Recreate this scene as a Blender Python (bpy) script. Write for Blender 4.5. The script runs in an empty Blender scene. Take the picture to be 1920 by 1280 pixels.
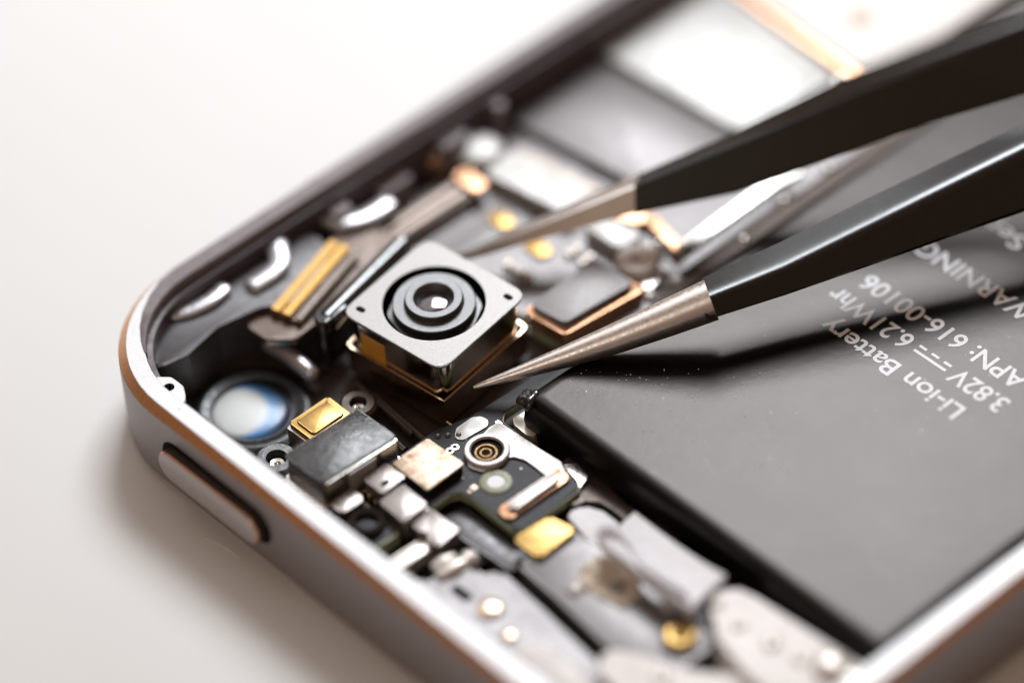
import bpy, bmesh, math, random
from mathutils import Vector, Matrix
random.seed(7)
R = math.radians
sc = bpy.context.scene
col = sc.collection
sc.unit_settings.system = 'METRIC'
sc.unit_settings.scale_length = 0.001          # one unit = one millimetre

# ------------------------------------------------------------------ camera
CAM = Vector((179.262, -111.917, 205.619))
RT = Vector((0.67834196, 0.73303089, -0.05017861))
UP = Vector((-0.48600432, 0.49886666, 0.71758752))
FW = Vector((-0.55104626, 0.46238271, -0.69465837))
FPX = 8300.0
cd = bpy.data.cameras.new('camera')
cam = bpy.data.objects.new('camera', cd)
col.objects.link(cam)
m3 = Matrix((RT, UP, -FW)).transposed()
cam.matrix_world = Matrix.Translation(CAM) @ m3.to_4x4()
cd.sensor_width = 36
cd.lens = FPX / 1920 * 36
cd.clip_start = 1
cd.clip_end = 5000
cd.dof.use_dof = True
cd.dof.focus_distance = 286.0
cd.dof.aperture_fstop = cd.lens * 1e-3 / 20.5
cd.dof.aperture_blades = 0
sc.camera = cam
sc.render.resolution_x, sc.render.resolution_y = 1024, 682

# ------------------------------------------------------------------ light
w = bpy.data.worlds.new('World'); sc.world = w; w.use_nodes = True
bg = w.node_tree.nodes['Background']
bg.inputs[0].default_value = (1.0, 0.62, 0.38, 1)
bg.inputs[1].default_value = 0.19
CEN = Vector((25, 22, 4))

def area(name, d, dist, sx, sy, radiance, colr, target=CEN):
    l = bpy.data.lights.new(name, 'AREA'); l.shape = 'RECTANGLE'
    l.size, l.size_y = sx, sy
    l.energy = radiance * math.pi * sx * sy
    l.color = colr
    o = bpy.data.objects.new(name, l); col.objects.link(o)
    p = target + Vector(d).normalized() * dist
    o.location = p
    o.rotation_euler = (target - p).to_track_quat('-Z', 'Y').to_euler()
    return o
area('key_softbox', (-0.415, 0.505, 0.757), 225, 86, 80, 21.5, (0.935, 0.985, 1.025))
area('window_softbox', (-0.60, 0.20, 0.78), 240, 210, 165, 0.95, (0.94, 0.985, 1.02))
area('front_softbox', (0.25, -0.72, 0.64), 300, 130, 100, 1.8, (1, 0.93, 0.86))

sc.view_settings.view_transform = 'Standard'
sc.view_settings.look = 'None'
sc.view_settings.exposure = 0
sc.view_settings.gamma = 1
sc.view_settings.use_curve_mapping = False
sc.render.engine = 'CYCLES'
sc.cycles.use_denoising = True
sc.cycles.filter_width = 1.1
sc.cycles.max_bounces = 8

# ------------------------------------------------------------------ helpers
def U(px, py, z):
    d = FW + RT * ((px - 960) / FPX) - UP * ((py - 640) / FPX)
    return CAM + d * ((z - CAM.z) / d.z)
def UD(px, py, dep):
    return CAM + (FW + RT * ((px - 960) / FPX) - UP * ((py - 640) / FPX)) * dep
def poly(z, pts):
    return [tuple(U(a, b, z)[:2]) for a, b in pts]

MATS = {}
def mat(name, base, metal=0.0, rough=0.4, var=0.12, vscale=1.5, bump=0.0, bscale=6.0, spec=0.5, coat=0.0, rvar=0.1,
        speck=0.0, speckcol=(0.8, 0.78, 0.75), stain=None, stainscale=0.5, stainlo=0.5, stainhi=0.7, bdist=0.05, trans=0.0, coord='Object'):
    if name in MATS: return MATS[name]
    m = bpy.data.materials.new(name); m.use_nodes = True
    nt = m.node_tree; N = nt.nodes; L = nt.links
    p = N['Principled BSDF']
    tc = N.new('ShaderNodeTexCoord')
    def noise(scale, detail=4, rough_=0.6):
        n = N.new('ShaderNodeTexNoise'); n.inputs['Scale'].default_value = scale
        n.inputs['Detail'].default_value = detail; n.inputs['Roughness'].default_value = rough_
        L.new(tc.outputs[coord], n.inputs['Vector']); return n
    n1 = noise(vscale)
    mp = N.new('ShaderNodeMapRange'); mp.inputs['From Min'].default_value = .25; mp.inputs['From Max'].default_value = .75
    mp.inputs['To Min'].default_value = 1 - var; mp.inputs['To Max'].default_value = 1 + var
    L.new(n1.outputs['Fac'], mp.inputs['Value'])
    mul = N.new('ShaderNodeVectorMath'); mul.operation = 'SCALE'
    mul.inputs[0].default_value = base
    L.new(mp.outputs['Result'], mul.inputs['Scale'])
    out = mul.outputs['Vector']
    def mix(fac, colr, prev):
        mx = N.new('ShaderNodeMix'); mx.data_type = 'RGBA'
        L.new(fac, mx.inputs['Factor']); L.new(prev, mx.inputs['A']); mx.inputs['B'].default_value = (*colr, 1)
        return mx.outputs['Result']
    if stain:
        ns = noise(stainscale, 8, 0.75)
        sm = N.new('ShaderNodeMapRange'); sm.inputs['From Min'].default_value = stainlo; sm.inputs['From Max'].default_value = stainhi
        L.new(ns.outputs['Fac'], sm.inputs['Value'])
        out = mix(sm.outputs['Result'], stain, out)
    if speck > 0:
        v = N.new('ShaderNodeTexVoronoi'); v.inputs['Scale'].default_value = 2.2
        L.new(tc.outputs[coord], v.inputs['Vector'])
        sm = N.new('ShaderNodeMath'); sm.operation = 'LESS_THAN'; sm.inputs[1].default_value = speck
        L.new(v.outputs['Distance'], sm.inputs[0])
        n3 = noise(0.9, 2)
        gt = N.new('ShaderNodeMath'); gt.operation = 'GREATER_THAN'; gt.inputs[1].default_value = 0.5
        L.new(n3.outputs['Fac'], gt.inputs[0])
        mm = N.new('ShaderNodeMath'); mm.operation = 'MULTIPLY'
        L.new(sm.outputs[0], mm.inputs[0]); L.new(gt.outputs[0], mm.inputs[1])
        out = mix(mm.outputs[0], speckcol, out)
    L.new(out, p.inputs['Base Color'])
    p.inputs['Metallic'].default_value = metal
    p.inputs['Specular IOR Level'].default_value = spec
    p.inputs['Coat Weight'].default_value = coat
    p.inputs['Coat Roughness'].default_value = 0.06
    if trans: p.inputs['Transmission Weight'].default_value = trans
    n2 = noise(vscale * 2.3, 5)
    mr = N.new('ShaderNodeMapRange'); mr.inputs['From Min'].default_value = .3; mr.inputs['From Max'].default_value = .7
    mr.inputs['To Min'].default_value = max(0.02, rough - rvar); mr.inputs['To Max'].default_value = min(1, rough + rvar)
    L.new(n2.outputs['Fac'], mr.inputs['Value']); L.new(mr.outputs['Result'], p.inputs['Roughness'])
    if bump > 0:
        nb = noise(bscale, 6, 0.65)
        b = N.new('ShaderNodeBump'); b.inputs['Strength'].default_value = min(1, bump); b.inputs['Distance'].default_value = bdist
        L.new(nb.outputs['Fac'], b.inputs['Height']); L.new(b.outputs['Normal'], p.inputs['Normal'])
    MATS[name] = m
    return m

def finish(name, bm, m, parent=None, angle=35, mats=None):
    bmesh.ops.recalc_face_normals(bm, faces=bm.faces[:])
    me = bpy.data.meshes.new(name); bm.to_mesh(me); bm.free()
    for q in (mats or [m]): me.materials.append(q)
    for f in me.polygons: f.use_smooth = True
    me.set_sharp_from_angle(angle=R(angle))
    o = bpy.data.objects.new(name, me); col.objects.link(o)
    if parent is not None: o.parent = parent
    return o
def thing(name, label, cat, loc=(0, 0, 0), group=None):
    o = bpy.data.objects.new(name, None); col.objects.link(o)
    o.location = loc; o.empty_display_size = 1
    return tag(o, label, cat, group)
def tag(o, label, cat, group=None, kind=None):
    o['label'] = label; o['category'] = cat
    if group: o['group'] = group
    if kind: o['kind'] = kind
    return o

def prism_bm(pts, z0, z1, bev=0.06, seg=2, bm=None):
    bm = bm or bmesh.new()
    n = len(pts)
    a = [bm.verts.new((x, y, z0)) for x, y in pts]
    b = [bm.verts.new((x, y, z1)) for x, y in pts]
    fs = [bm.faces.new(a), bm.faces.new(b)]
    for i in range(n):
        fs.append(bm.faces.new((a[i], a[(i + 1) % n], b[(i + 1) % n], b[i])))
    if bev > 0:
        es = [e for e in fs[1].edges]
        bmesh.ops.bevel(bm, geom=es, offset=bev, segments=seg, affect='EDGES', profile=0.6, clamp_overlap=True)
    return bm
def roundpoly(pts, r, n=5):
    """round the corners of a polygon"""
    out = []
    k = len(pts)
    for i in range(k):
        p0, p1, p2 = (Vector(pts[(i + j) % k][:2]) for j in (-1, 0, 1))
        rr = r[i] if isinstance(r, (list, tuple)) else r
        a = (p0 - p1); b = (p2 - p1)
        if rr <= 0: out.append(tuple(p1)); continue
        la, lb = a.length, b.length
        a.normalize(); b.normalize()
        ang = a.angle(b)
        t = min(rr / max(math.tan(ang / 2), 1e-4), la * .48, lb * .48)
        s, e = p1 + a * t, p1 + b * t
        for j in range(n + 1):
            f = j / n
            out.append(tuple(s * (1 - f) ** 2 + p1 * 2 * f * (1 - f) + e * f ** 2))
    return out
def rect(x0, x1, y0, y1, r=0.0, n=5):
    p = [(x0, y0), (x1, y0), (x1, y1), (x0, y1)]
    return roundpoly(p, r, n) if r > 0 else p
def slab(name, pts, z0, z1, m, parent=None, bev=0.06, r=0.0):
    if r: pts = roundpoly(pts, r)
    return finish(name, prism_bm(pts, z0, z1, bev), m, parent)
def lathe_bm(prof, c=(0, 0, 0), n=48, bm=None, cap=True):
    bm = bm or bmesh.new()
    rings = []
    for r, z in prof:
        if r <= 1e-6: rings.append([bm.verts.new((c[0], c[1], c[2] + z))])
        else: rings.append([bm.verts.new((c[0] + r * math.cos(2 * math.pi * i / n), c[1] + r * math.sin(2 * math.pi * i / n), c[2] + z)) for i in range(n)])
    for A, B in zip(rings, rings[1:]):
        for i in range(n):
            q = [A[i % len(A)], A[(i + 1) % len(A)], B[(i + 1) % len(B)], B[i % len(B)]]
            u = list(dict.fromkeys(q))
            if len(u) >= 3: bm.faces.new(u)
    return bm
def lathe(name, prof, c, m, parent=None, n=48, angle=30):
    return finish(name, lathe_bm(prof, c, n), m, parent, angle)
def sweep_bm(sections, bm=None, caps=True):
    bm = bm or bmesh.new()
    rings = [[bm.verts.new(p) for p in s] for s in sections]
    n = len(rings[0])
    for A, B in zip(rings, rings[1:]):
        for i in range(n): bm.faces.new((A[i], A[(i + 1) % n], B[(i + 1) % n], B[i]))
    if caps: bm.faces.new(rings[0]); bm.faces.new(rings[-1])
    return bm
def tube_bm(path, rad, n=12, bm=None, flat=1.0):
    path = [Vector(p) for p in path]
    secs = []
    for i, p in enumerate(path):
        t = (path[min(i + 1, len(path) - 1)] - path[max(i - 1, 0)]).normalized()
        s = t.cross(Vector((0, 0, 1)))
        s = s.normalized() if s.length > 1e-5 else Vector((1, 0, 0))
        u = s.cross(t)
        r = rad[i] if isinstance(rad, (list, tuple)) else rad
        secs.append([p + s * r * math.cos(2 * math.pi * k / n) + u * r * flat * math.sin(2 * math.pi * k / n) for k in range(n)])
    return sweep_bm(secs, bm)
def ribbon_bm(path, width_dir, width, thick):
    """a thin band following path, its width along width_dir"""
    path = [Vector(p) for p in path]; wd = Vector(width_dir).normalized()
    secs = []
    for i, p in enumerate(path):
        t = (path[min(i + 1, len(path) - 1)] - path[max(i - 1, 0)]).normalized()
        nn = wd.cross(t).normalized()
        wv = wd * width / 2; nv = nn * thick / 2
        secs.append([p + wv + nv, p - wv + nv, p - wv - nv, p + wv - nv])
    return sweep_bm(secs)
def smooth_path(pts, k=6):
    pts = [Vector(p) for p in pts]; out = []
    for i in range(len(pts) - 1):
        p0, p1, p2, p3 = pts[max(i - 1, 0)], pts[i], pts[i + 1], pts[min(i + 2, len(pts) - 1)]
        for j in range(k):
            t = j / k
            out.append(0.5 * ((2 * p1) + (p2 - p0) * t + (2 * p0 - 5 * p1 + 4 * p2 - p3) * t * t + (3 * p1 - p0 - 3 * p2 + p3) * t ** 3))
    out.append(pts[-1]); return out
def ring_plate_bm(outer, inner, z0, z1, bm=None):
    """plate between two closed loops of equal length"""
    bm = bm or bmesh.new()
    n = len(outer)
    v = [[bm.verts.new((x, y, z)) for x, y in lp] for lp in (outer, inner) for z in (z0, z1)]
    ob, ot, ib, it = v
    for i in range(n):
        j = (i + 1) % n
        bm.faces.new((ot[i], ot[j], it[j], it[i])); bm.faces.new((ob[i], ib[i], ib[j], ob[j]))
        bm.faces.new((ob[i], ob[j], ot[j], ot[i])); bm.faces.new((ib[i], it[i], it[j], ib[j]))
    return bm
def circ(cx, cy, r, n=48, ph=0.0):
    return [(cx + r * math.cos(2 * math.pi * i / n + ph), cy + r * math.sin(2 * math.pi * i / n + ph)) for i in range(n)]
def ray_loop(pts, cx, cy, n):
    """resample a polygon around (cx, cy) at n equal angles"""
    out = []
    k = len(pts)
    for i in range(n):
        a = 2 * math.pi * i / n; d = Vector((math.cos(a), math.sin(a))); best = None
        for j in range(k):
            p = Vector(pts[j]) - Vector((cx, cy)); q = Vector(pts[(j + 1) % k]) - Vector((cx, cy))
            e = q - p; den = d.x * e.y - d.y * e.x
            if abs(den) < 1e-9: continue
            t = (p.x * e.y - p.y * e.x) / den; s = (p.x * d.y - p.y * d.x) / den
            if t > 0 and -1e-6 <= s <= 1 + 1e-6 and (best is None or t > best): best = t
        out.append((cx + d.x * best, cy + d.y * best))
    return out
def text_mesh(name, s, loc, rot, size, width, m, parent, thick=0.012, font=None):
    c = bpy.data.curves.new(name, 'FONT'); c.body = s; c.size = size; c.extrude = thick / 2
    c.offset = 0.03
    o = bpy.data.objects.new(name + '_tmp', c); col.objects.link(o)
    dg = bpy.context.evaluated_depsgraph_get()
    me = bpy.data.meshes.new_from_object(o.evaluated_get(dg))
    bpy.data.objects.remove(o); bpy.data.curves.remove(c)
    xs = [v.co.x for v in me.vertices]; x0, x1 = min(xs), max(xs)
    k = width / (x1 - x0)
    for v in me.vertices: v.co.x = (v.co.x - x0) * k
    me.materials.clear(); me.materials.append(m)
    q = bpy.data.objects.new(name, me); col.objects.link(q)
    q.location = loc; q.rotation_euler = (0, 0, rot); q.parent = parent
    return q

# ------------------------------------------------------------------ materials
M_table = mat('table_laminate', (0.83, 0.822, 0.815), rough=0.5, var=0.015, vscale=.02, bump=.08, bscale=3, spec=.3)
M_side = mat('anodised_grey', (0.30, 0.268, 0.268), metal=.6, rough=.45, var=.06, vscale=2, bump=.10, bscale=22, rvar=.05)
M_btn = mat('lit_button_metal', (0.46, 0.425, 0.42), metal=.5, rough=.45, var=.06, vscale=2, bump=.10, bscale=22, rvar=.05, speck=.02)  # paler than the frame, painting in the extra light the button catches
M_cham = mat('copper_chamfer', (0.90, 0.50, 0.27), metal=1, rough=.34, var=.12, vscale=3, stain=(.25, .12, .07), stainscale=6, stainlo=.66, stainhi=.72, rvar=.06)
M_ledge = mat('bare_aluminium_edge', (0.50, 0.485, 0.485), metal=.6, rough=.44, var=.10, vscale=5, bump=.3, bscale=12, stain=(.30, .26, .24), stainscale=3, stainlo=.60, stainhi=.70)
M_shade_rib = mat('mauve_shade_and_rib', (0.21, 0.172, 0.178), rough=.5, var=.2, vscale=1.2, bump=.1)  # mauve of the wall ribs, and of the shade painted on the left ledge
M_floor = mat('black_back_plate', (0.055, 0.038, 0.032), rough=.5, var=.4, vscale=.8, bump=.25, bscale=5)
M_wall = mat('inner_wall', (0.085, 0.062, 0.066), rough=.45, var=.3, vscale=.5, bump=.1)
M_sheen = mat('grey_plastic_painted_sheen', (0.60, 0.58, 0.61), metal=.6, rough=.28, var=.1, vscale=.8, bump=.15, bscale=1.5)  # pale grey of the antenna ribbon, and of highlights painted as solid shapes
M_blackp = mat('black_plastic', (0.012, 0.012, 0.013), rough=.32, var=.3, vscale=1.2, bump=.06, bscale=8)
M_blackg = mat('glossy_black_plastic', (0.012, 0.012, 0.013), rough=.16, var=.3, vscale=.7, bump=.08, bscale=1.5, spec=.8, coat=.5)
M_matteb = mat('matte_black_barrel', (0.15, 0.147, 0.148), metal=.95, rough=.42, var=.15, vscale=8, bump=.25, bscale=30, spec=.8)
M_nickel = mat('polished_nickel', (0.78, 0.71, 0.62), metal=1, rough=.10, var=.06, vscale=.8, bump=.03, bscale=2, rvar=.05, speck=.035)
M_plate = mat('brushed_steel_plate', (0.225, 0.213, 0.203), metal=.85, rough=.46, var=.05, vscale=4, bump=.12, bscale=30)
M_bronze = mat('dark_bronze_tray', (0.62, 0.51, 0.42), metal=1, rough=.16, var=.2, vscale=.5, bump=.03, bscale=2, rvar=.06, speck=.03)
M_goldrim = mat('gold_rim', (0.70, 0.52, 0.38), metal=1, rough=.26, var=.15, vscale=2)
M_amber = mat('amber_patch', (0.75, 0.36, 0.04), rough=.2, var=.2, vscale=.5, coat=.5)
M_gold = mat('gold_plating', (0.42, 0.265, 0.095), metal=1, rough=.36, var=.15, vscale=3, bump=.1, bscale=12, stain=(.18, .12, .05), stainscale=2.4, stainlo=.62, stainhi=.68)
M_silver = mat('tinned_shield', (0.72, 0.69, 0.64), metal=1, rough=.27, var=.10, vscale=1.6, bump=.25, bscale=4, stain=(.32, .28, .22), stainscale=.8, stainlo=.58, stainhi=.8)
M_tape = mat('black_foil_tape', (0.06, 0.058, 0.058), metal=.45, rough=.30, var=.3, vscale=.8, bump=.8, bscale=2.2, spec=.8, rvar=.12)
M_pcb = mat('black_solder_mask', (0.014, 0.010, 0.014), spec=.3, rough=.5, var=.15, vscale=1.5, bump=.06, bscale=20, speck=.03, rvar=.02)
M_pcbedge = mat('green_board_edge', (0.27, 0.28, 0.16), rough=.45, var=.25, vscale=3)
M_white = mat('white_contact_plate', (0.52, 0.48, 0.455), metal=.3, rough=.42, var=.07, vscale=2.5, bump=.08, bscale=12)
M_pinkm = mat('pinkish_nickel', (0.30, 0.265, 0.25), metal=.75, rough=.36, var=.08, vscale=1.5, bump=.1, bscale=8)
M_copper = mat('copper_side', (0.62, 0.34, 0.2), metal=.9, rough=.35, var=.2, vscale=2)
M_chipgold = mat('stained_solder_pad', (0.80, 0.66, 0.52), metal=.5, rough=.42, var=.12, vscale=3, bump=.5, bscale=9, stain=(.34, .14, .035), stainscale=1.1, stainlo=.47, stainhi=.66)
M_batt = mat('battery_pouch', (0.031, 0.0275, 0.026), metal=.92, rough=.31, var=.03, vscale=.1, bump=.22, bscale=.10, bdist=.25, spec=.34, speck=.03, rvar=.008)
M_ink = mat('white_ink', (0.92, 0.92, 0.96), rough=.6, var=.02)
M_steel = mat('brushed_tweezer_steel', (0.95, 0.89, 0.85), metal=1, rough=.38, var=.05, vscale=2, bump=.02, bscale=20)
M_coat = mat('black_tweezer_coating', (0.008, 0.007, 0.007), rough=.2, var=.3, vscale=3, bump=.14, bscale=30, spec=.6, coat=.25, rvar=.05, speck=.035, speckcol=(.35, .28, .22))
M_shield = mat('white_shield_plate', (0.50, 0.485, 0.465), metal=.45, rough=.5, var=.06, vscale=.3, bump=.1, bscale=2)
M_grey = mat('grey_insulating_sheet', (0.19, 0.175, 0.175), metal=.5, rough=.42, var=.06, vscale=.4, bump=.08, bscale=5, spec=.6, rvar=.03)
M_dgrey = mat('dark_grey_sheet', (0.10, 0.093, 0.096), metal=.45, rough=.42, var=.2, vscale=.5, bump=.1, bscale=4, spec=.7)
M_beige = mat('beige_contacts', (0.36, 0.29, 0.25), metal=.5, rough=.45, var=.15, vscale=3, bump=.2, bscale=6)
M_pin = mat('amber_contacts', (0.50, 0.29, 0.09), metal=.8, rough=.42, var=.12, vscale=3)
M_chip = mat('chip_top', (0.24, 0.225, 0.225), metal=.4, rough=.48, var=.06, vscale=1, bump=.15, bscale=25, rvar=.03)
M_film = mat('pinkish_film', (0.84, 0.78, 0.75), rough=.36, var=.10, vscale=.8, bump=1, bscale=.9, bdist=.12)
M_pinw = mat('tinned_pins', (0.80, 0.74, 0.68), metal=.4, rough=.35)
M_foam = mat('white_fibre_tape', (0.90, 0.88, 0.91), rough=.6, var=.06, vscale=2, bump=1, bscale=1.4, bdist=.14)
M_brown = mat('brown_flex', (0.115, 0.068, 0.045), metal=.2, rough=.36, var=.2, vscale=.8, bump=.1, bscale=5)
M_strap = mat('dark_bronze_strap', (0.07, 0.05, 0.04), metal=.5, rough=.36, var=.25, vscale=1.2, bump=.1, bscale=9)
M_resid = mat('brown_adhesive_residue', (0.72, 0.62, 0.50), rough=.65, var=.3, vscale=4, bump=.9, bscale=7)
M_glassb = mat('coated_glint_glass', (0.74, 0.76, 0.77), rough=.35, var=.03, coat=.15, rvar=.03)
def add_glint_coating(m):  # off-centre white reflection painted into the colour, ringed by the blue coating
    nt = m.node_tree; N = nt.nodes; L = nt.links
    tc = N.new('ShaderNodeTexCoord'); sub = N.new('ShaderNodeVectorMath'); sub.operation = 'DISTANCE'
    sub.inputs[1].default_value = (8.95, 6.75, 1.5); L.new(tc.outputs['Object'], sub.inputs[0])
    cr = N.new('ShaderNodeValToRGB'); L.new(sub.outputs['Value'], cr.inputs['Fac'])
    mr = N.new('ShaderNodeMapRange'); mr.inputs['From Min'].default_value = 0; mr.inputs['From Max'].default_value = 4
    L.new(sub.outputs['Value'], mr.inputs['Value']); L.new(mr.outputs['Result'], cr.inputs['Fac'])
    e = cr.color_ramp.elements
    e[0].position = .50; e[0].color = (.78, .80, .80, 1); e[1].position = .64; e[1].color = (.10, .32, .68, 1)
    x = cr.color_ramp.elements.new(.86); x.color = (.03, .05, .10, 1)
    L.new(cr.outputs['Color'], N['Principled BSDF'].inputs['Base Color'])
add_glint_coating(M_glassb)
M_blue = mat('blue_lens_coating', (0.05, 0.25, 0.62), rough=.15, var=.1, coat=.8)
M_hole = mat('dark_recess', (0.008, 0.006, 0.005), rough=.7, var=.3, spec=.08)
M_amberglass = mat('dark_brass', (0.10, 0.05, 0.015), metal=.7, rough=.3, var=.3, vscale=2)
def lens_glass():
    m = bpy.data.materials.new('camera_lens_glass'); m.use_nodes = True
    p = m.node_tree.nodes['Principled BSDF']
    p.inputs['Base Color'].default_value = (.02, .012, .02, 1); p.inputs['Roughness'].default_value = .03
    p.inputs['IOR'].default_value = 1.9; p.inputs['Coat Weight'].default_value = 1; p.inputs['Coat IOR'].default_value = 1.8
    p.inputs['Specular Tint'].default_value = (1, .86, .9, 1)
    return m
M_lens = lens_glass()

# ------------------------------------------------------------------ table
bm = bmesh.new()
bmesh.ops.create_grid(bm, x_segments=1, y_segments=1, size=900)
t = finish('table', bm, M_table); t.location = (20, 60, 0)
tag(t, 'plain white table top under the opened phone', 'table', kind='structure')

# ------------------------------------------------------------------ phone housing
W_, H_, CR = 59.2, 123.8, 9.5
house = thing('phone_housing', 'grey metal phone housing lying open on the white table, screen removed', 'phone housing', (0, 0, 0))
def rrect(inset, n=14):
    r = max(CR - inset, .3); x0, x1, y0, y1 = inset, W_ - inset, inset, H_ - inset
    out = []
    for cx_, cy_, a0 in ((x1 - r, y0 + r, -90), (x1 - r, y1 - r, 0), (x0 + r, y1 - r, 90), (x0 + r, y0 + r, 180)):
        for i in range(n + 1):
            a = R(a0 + 90 * i / n); out.append((cx_ + r * math.cos(a), cy_ + r * math.sin(a)))
    return out
prof = [(0.9, 0.0), (0.55, 0.06), (0.1, 0.5), (0.0, .75), (0.0, 6.38), (0.03, 6.44), (0.52, 6.97), (0.58, 7.0), (1.75, 7.0), (1.8, 6.95), (1.8, 6.35), (2.25, 6.3), (2.3, 6.25), (2.3, 0.9)]
bm = bmesh.new()
rings = []
for kk, (i, z) in enumerate(prof):
    ring = []
    for j, (x, y) in enumerate(rrect(i)):
        ring.append(bm.verts.new((x, y, z)))
    rings.append(ring)
n = len(rings[0])
for k, (A, B) in enumerate(zip(rings, rings[1:])):
    mi = 0 if k < 4 else (1 if k in (5,) else 2 if k > 5 else 0)
    if k >= 10: mi = 3
    for i in range(n):
        f = bm.faces.new((A[i], A[(i + 1) % n], B[(i + 1) % n], B[i])); f.material_index = mi
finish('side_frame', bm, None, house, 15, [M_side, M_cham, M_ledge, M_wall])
slab('back_plate', [p for p in rrect(1.2)], 0.15, 1.0, M_floor, house, 0)
# dark strip painting shade onto the long left ledge, tapering round the corner
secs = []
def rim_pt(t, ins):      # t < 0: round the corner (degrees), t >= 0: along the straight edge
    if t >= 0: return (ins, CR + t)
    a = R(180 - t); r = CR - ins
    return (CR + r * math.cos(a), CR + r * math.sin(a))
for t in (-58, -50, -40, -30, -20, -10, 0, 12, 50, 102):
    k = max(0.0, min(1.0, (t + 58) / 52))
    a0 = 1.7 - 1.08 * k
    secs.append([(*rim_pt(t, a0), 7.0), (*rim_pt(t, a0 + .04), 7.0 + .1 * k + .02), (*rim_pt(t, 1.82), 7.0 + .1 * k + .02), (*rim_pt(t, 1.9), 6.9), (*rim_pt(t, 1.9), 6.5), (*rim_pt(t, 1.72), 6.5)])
finish('ledge_shade', sweep_bm(secs), M_shade_rib, house, 50)
# power button in its slot on the top edge
def stadium_xz(x0, x1, z0, z1, y, n=10):
    r = (z1 - z0) / 2; zc = (z0 + z1) / 2; out = []
    for i in range(n + 1):
        a = R(-90 + 180 * i / n); out.append((x1 - r + r * math.cos(a), y, zc + r * math.sin(a)))
    for i in range(n + 1):
        a = R(90 + 180 * i / n); out.append((x0 + r + r * math.cos(a), y, zc + r * math.sin(a)))
    return out
BZ0, BZ1 = 2.35, 4.75
bm = sweep_bm([stadium_xz(10.2, 21.0, BZ0 - .22, BZ1 + .3, -.012), stadium_xz(10.2, 21.0, BZ0 - .22, BZ1 + .3, .4)])
finish('button_slot', bm, M_hole, house)
bm = bmesh.new()
sweep_bm([stadium_xz(10.6, 20.5, BZ0, BZ1, 0.3), stadium_xz(10.6, 20.5, BZ0, BZ1, -.62), stadium_xz(10.66, 20.44, BZ0 + .06, BZ1 - .06, -.74), stadium_xz(10.78, 20.32, BZ0 + .18, BZ1 - .18, -.78)], bm)
for f in bm.faces:
    ys = [v.co.y for v in f.verts]
    f.material_index = 1 if max(ys) > .2 and min(ys) > -.63 and len(ys) == 4 else 2 if min(ys) > -.745 and len(ys) == 4 else 0  # sides coloured dark to paint their shade, front left paler
finish('power_button', bm, None, house, 20, [M_btn, M_strap, M_cham])
# rim tab with a screw hole near the rounded corner
tab = finish('screw_tab', ring_plate_bm(ray_loop(roundpoly([(7.2, 1.7), (11.0, 1.3), (10.4, 2.2), (9.5, 2.75), (8.3, 2.75)], .5), 8.9, 2.05, 32), circ(8.9, 2.05, .36, 32), 6.35, 6.92), M_ledge, house)
lathe('tab_hole', [(.36, 0), (.36, -.5), (0, -.5)], (8.9, 2.05, 6.9), M_hole, house, 24)
# rear camera window
lathe('lens_bezel', [(4.1, 0), (4.1, .25), (3.75, .45), (3.3, .45), (3.0, .30), (2.75, .30), (2.7, .05)], (9.7, 7.8, 1.0), M_blackp, house, 64)
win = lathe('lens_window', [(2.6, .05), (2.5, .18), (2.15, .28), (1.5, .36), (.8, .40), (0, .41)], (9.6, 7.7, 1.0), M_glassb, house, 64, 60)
# screw bosses
for name, c, r0 in (('screw_boss', (15.6, 5.0, 1.0), 1.15), ('screw_boss', (15.6, 12.0, 1.0), .95)):
    lathe('screw_head', [(r0 * .52, 0), (r0 * .52, .9), (r0 * .4, 1.05), (r0 * .2, 1.0), (r0 * .15, .7), (0, .7)], (c[0], c[1], c[2] + .55), M_silver, house, 24)
    lathe(name, [(r0 + .35, 0), (r0 + .3, 1.9), (r0 + .1, 2.1), (r0 * .62, 2.1), (r0 * .55, 1.9), (r0 * .55, .6), (0, .6)], c, M_strap if r0 < 1 else M_tape, house, 36)

finish('lead', tube_bm(smooth_path([U(498, 640, 2.4), U(545, 668, 2.6), U(592, 708, 2.2)]), [.25] + [.55] * 11 + [.3], 14), M_sheen, house, 60)  # pale tube standing in for a blurred highlight
for a, b in (((700, 742), (806, 832)), ((668, 720), (775, 815)), ((716, 800), (760, 845))):
    finish('inner_rail', tube_bm([U(*a, 1.6), U((a[0] + b[0]) / 2, (a[1] + b[1]) / 2, 1.7), U(*b, 1.6)], .28, 10), M_strap, house, 60)
for y0, y1, z in ((21.2, 22.6, 5.6), (25.4, 28.0, 4.8), (31.0, 33.2, 5.4), (36.0, 36.8, 5.8)):
    slab('wall_rib', rect(2.2, 3.3, y0, y1, .2), 1.0, z, M_shade_rib, house, .2)
# ------------------------------------------------------------------ corner bracket (glossy black moulding)
cb = thing('corner_moulding', 'glossy black moulded antenna block in the rounded corner, with two curved ridges pale with painted sheen', 'antenna block', (5, 9, 1))
cb.location = (0, 0, 0)
base = [(2.5, 6.5), (4.2, 4.2), (5.4, 3.6), (5.8, 6.0), (5.2, 9.0), (5.8, 12.2), (7.2, 14.5), (5.2, 19.0), (2.5, 19.5)]
slab('base', base, 1.0, 5.0, M_dgrey, cb, .5, .8)
def sheen_ridge(pts, r, name='sheen_ridge', m=M_sheen, fl=.42):  # pale colour paints the highlights of glossy black plastic
    return finish(name, tube_bm(smooth_path(pts), r, 14, flat=fl), m, cb, 60)
sheen_ridge([U(292, 560, 5.2), U(310, 583, 5.2), U(345, 585, 5.2), U(395, 562, 5.3), U(425, 535, 5.3)], [.2] + [.62] * 23 + [.3])
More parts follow.
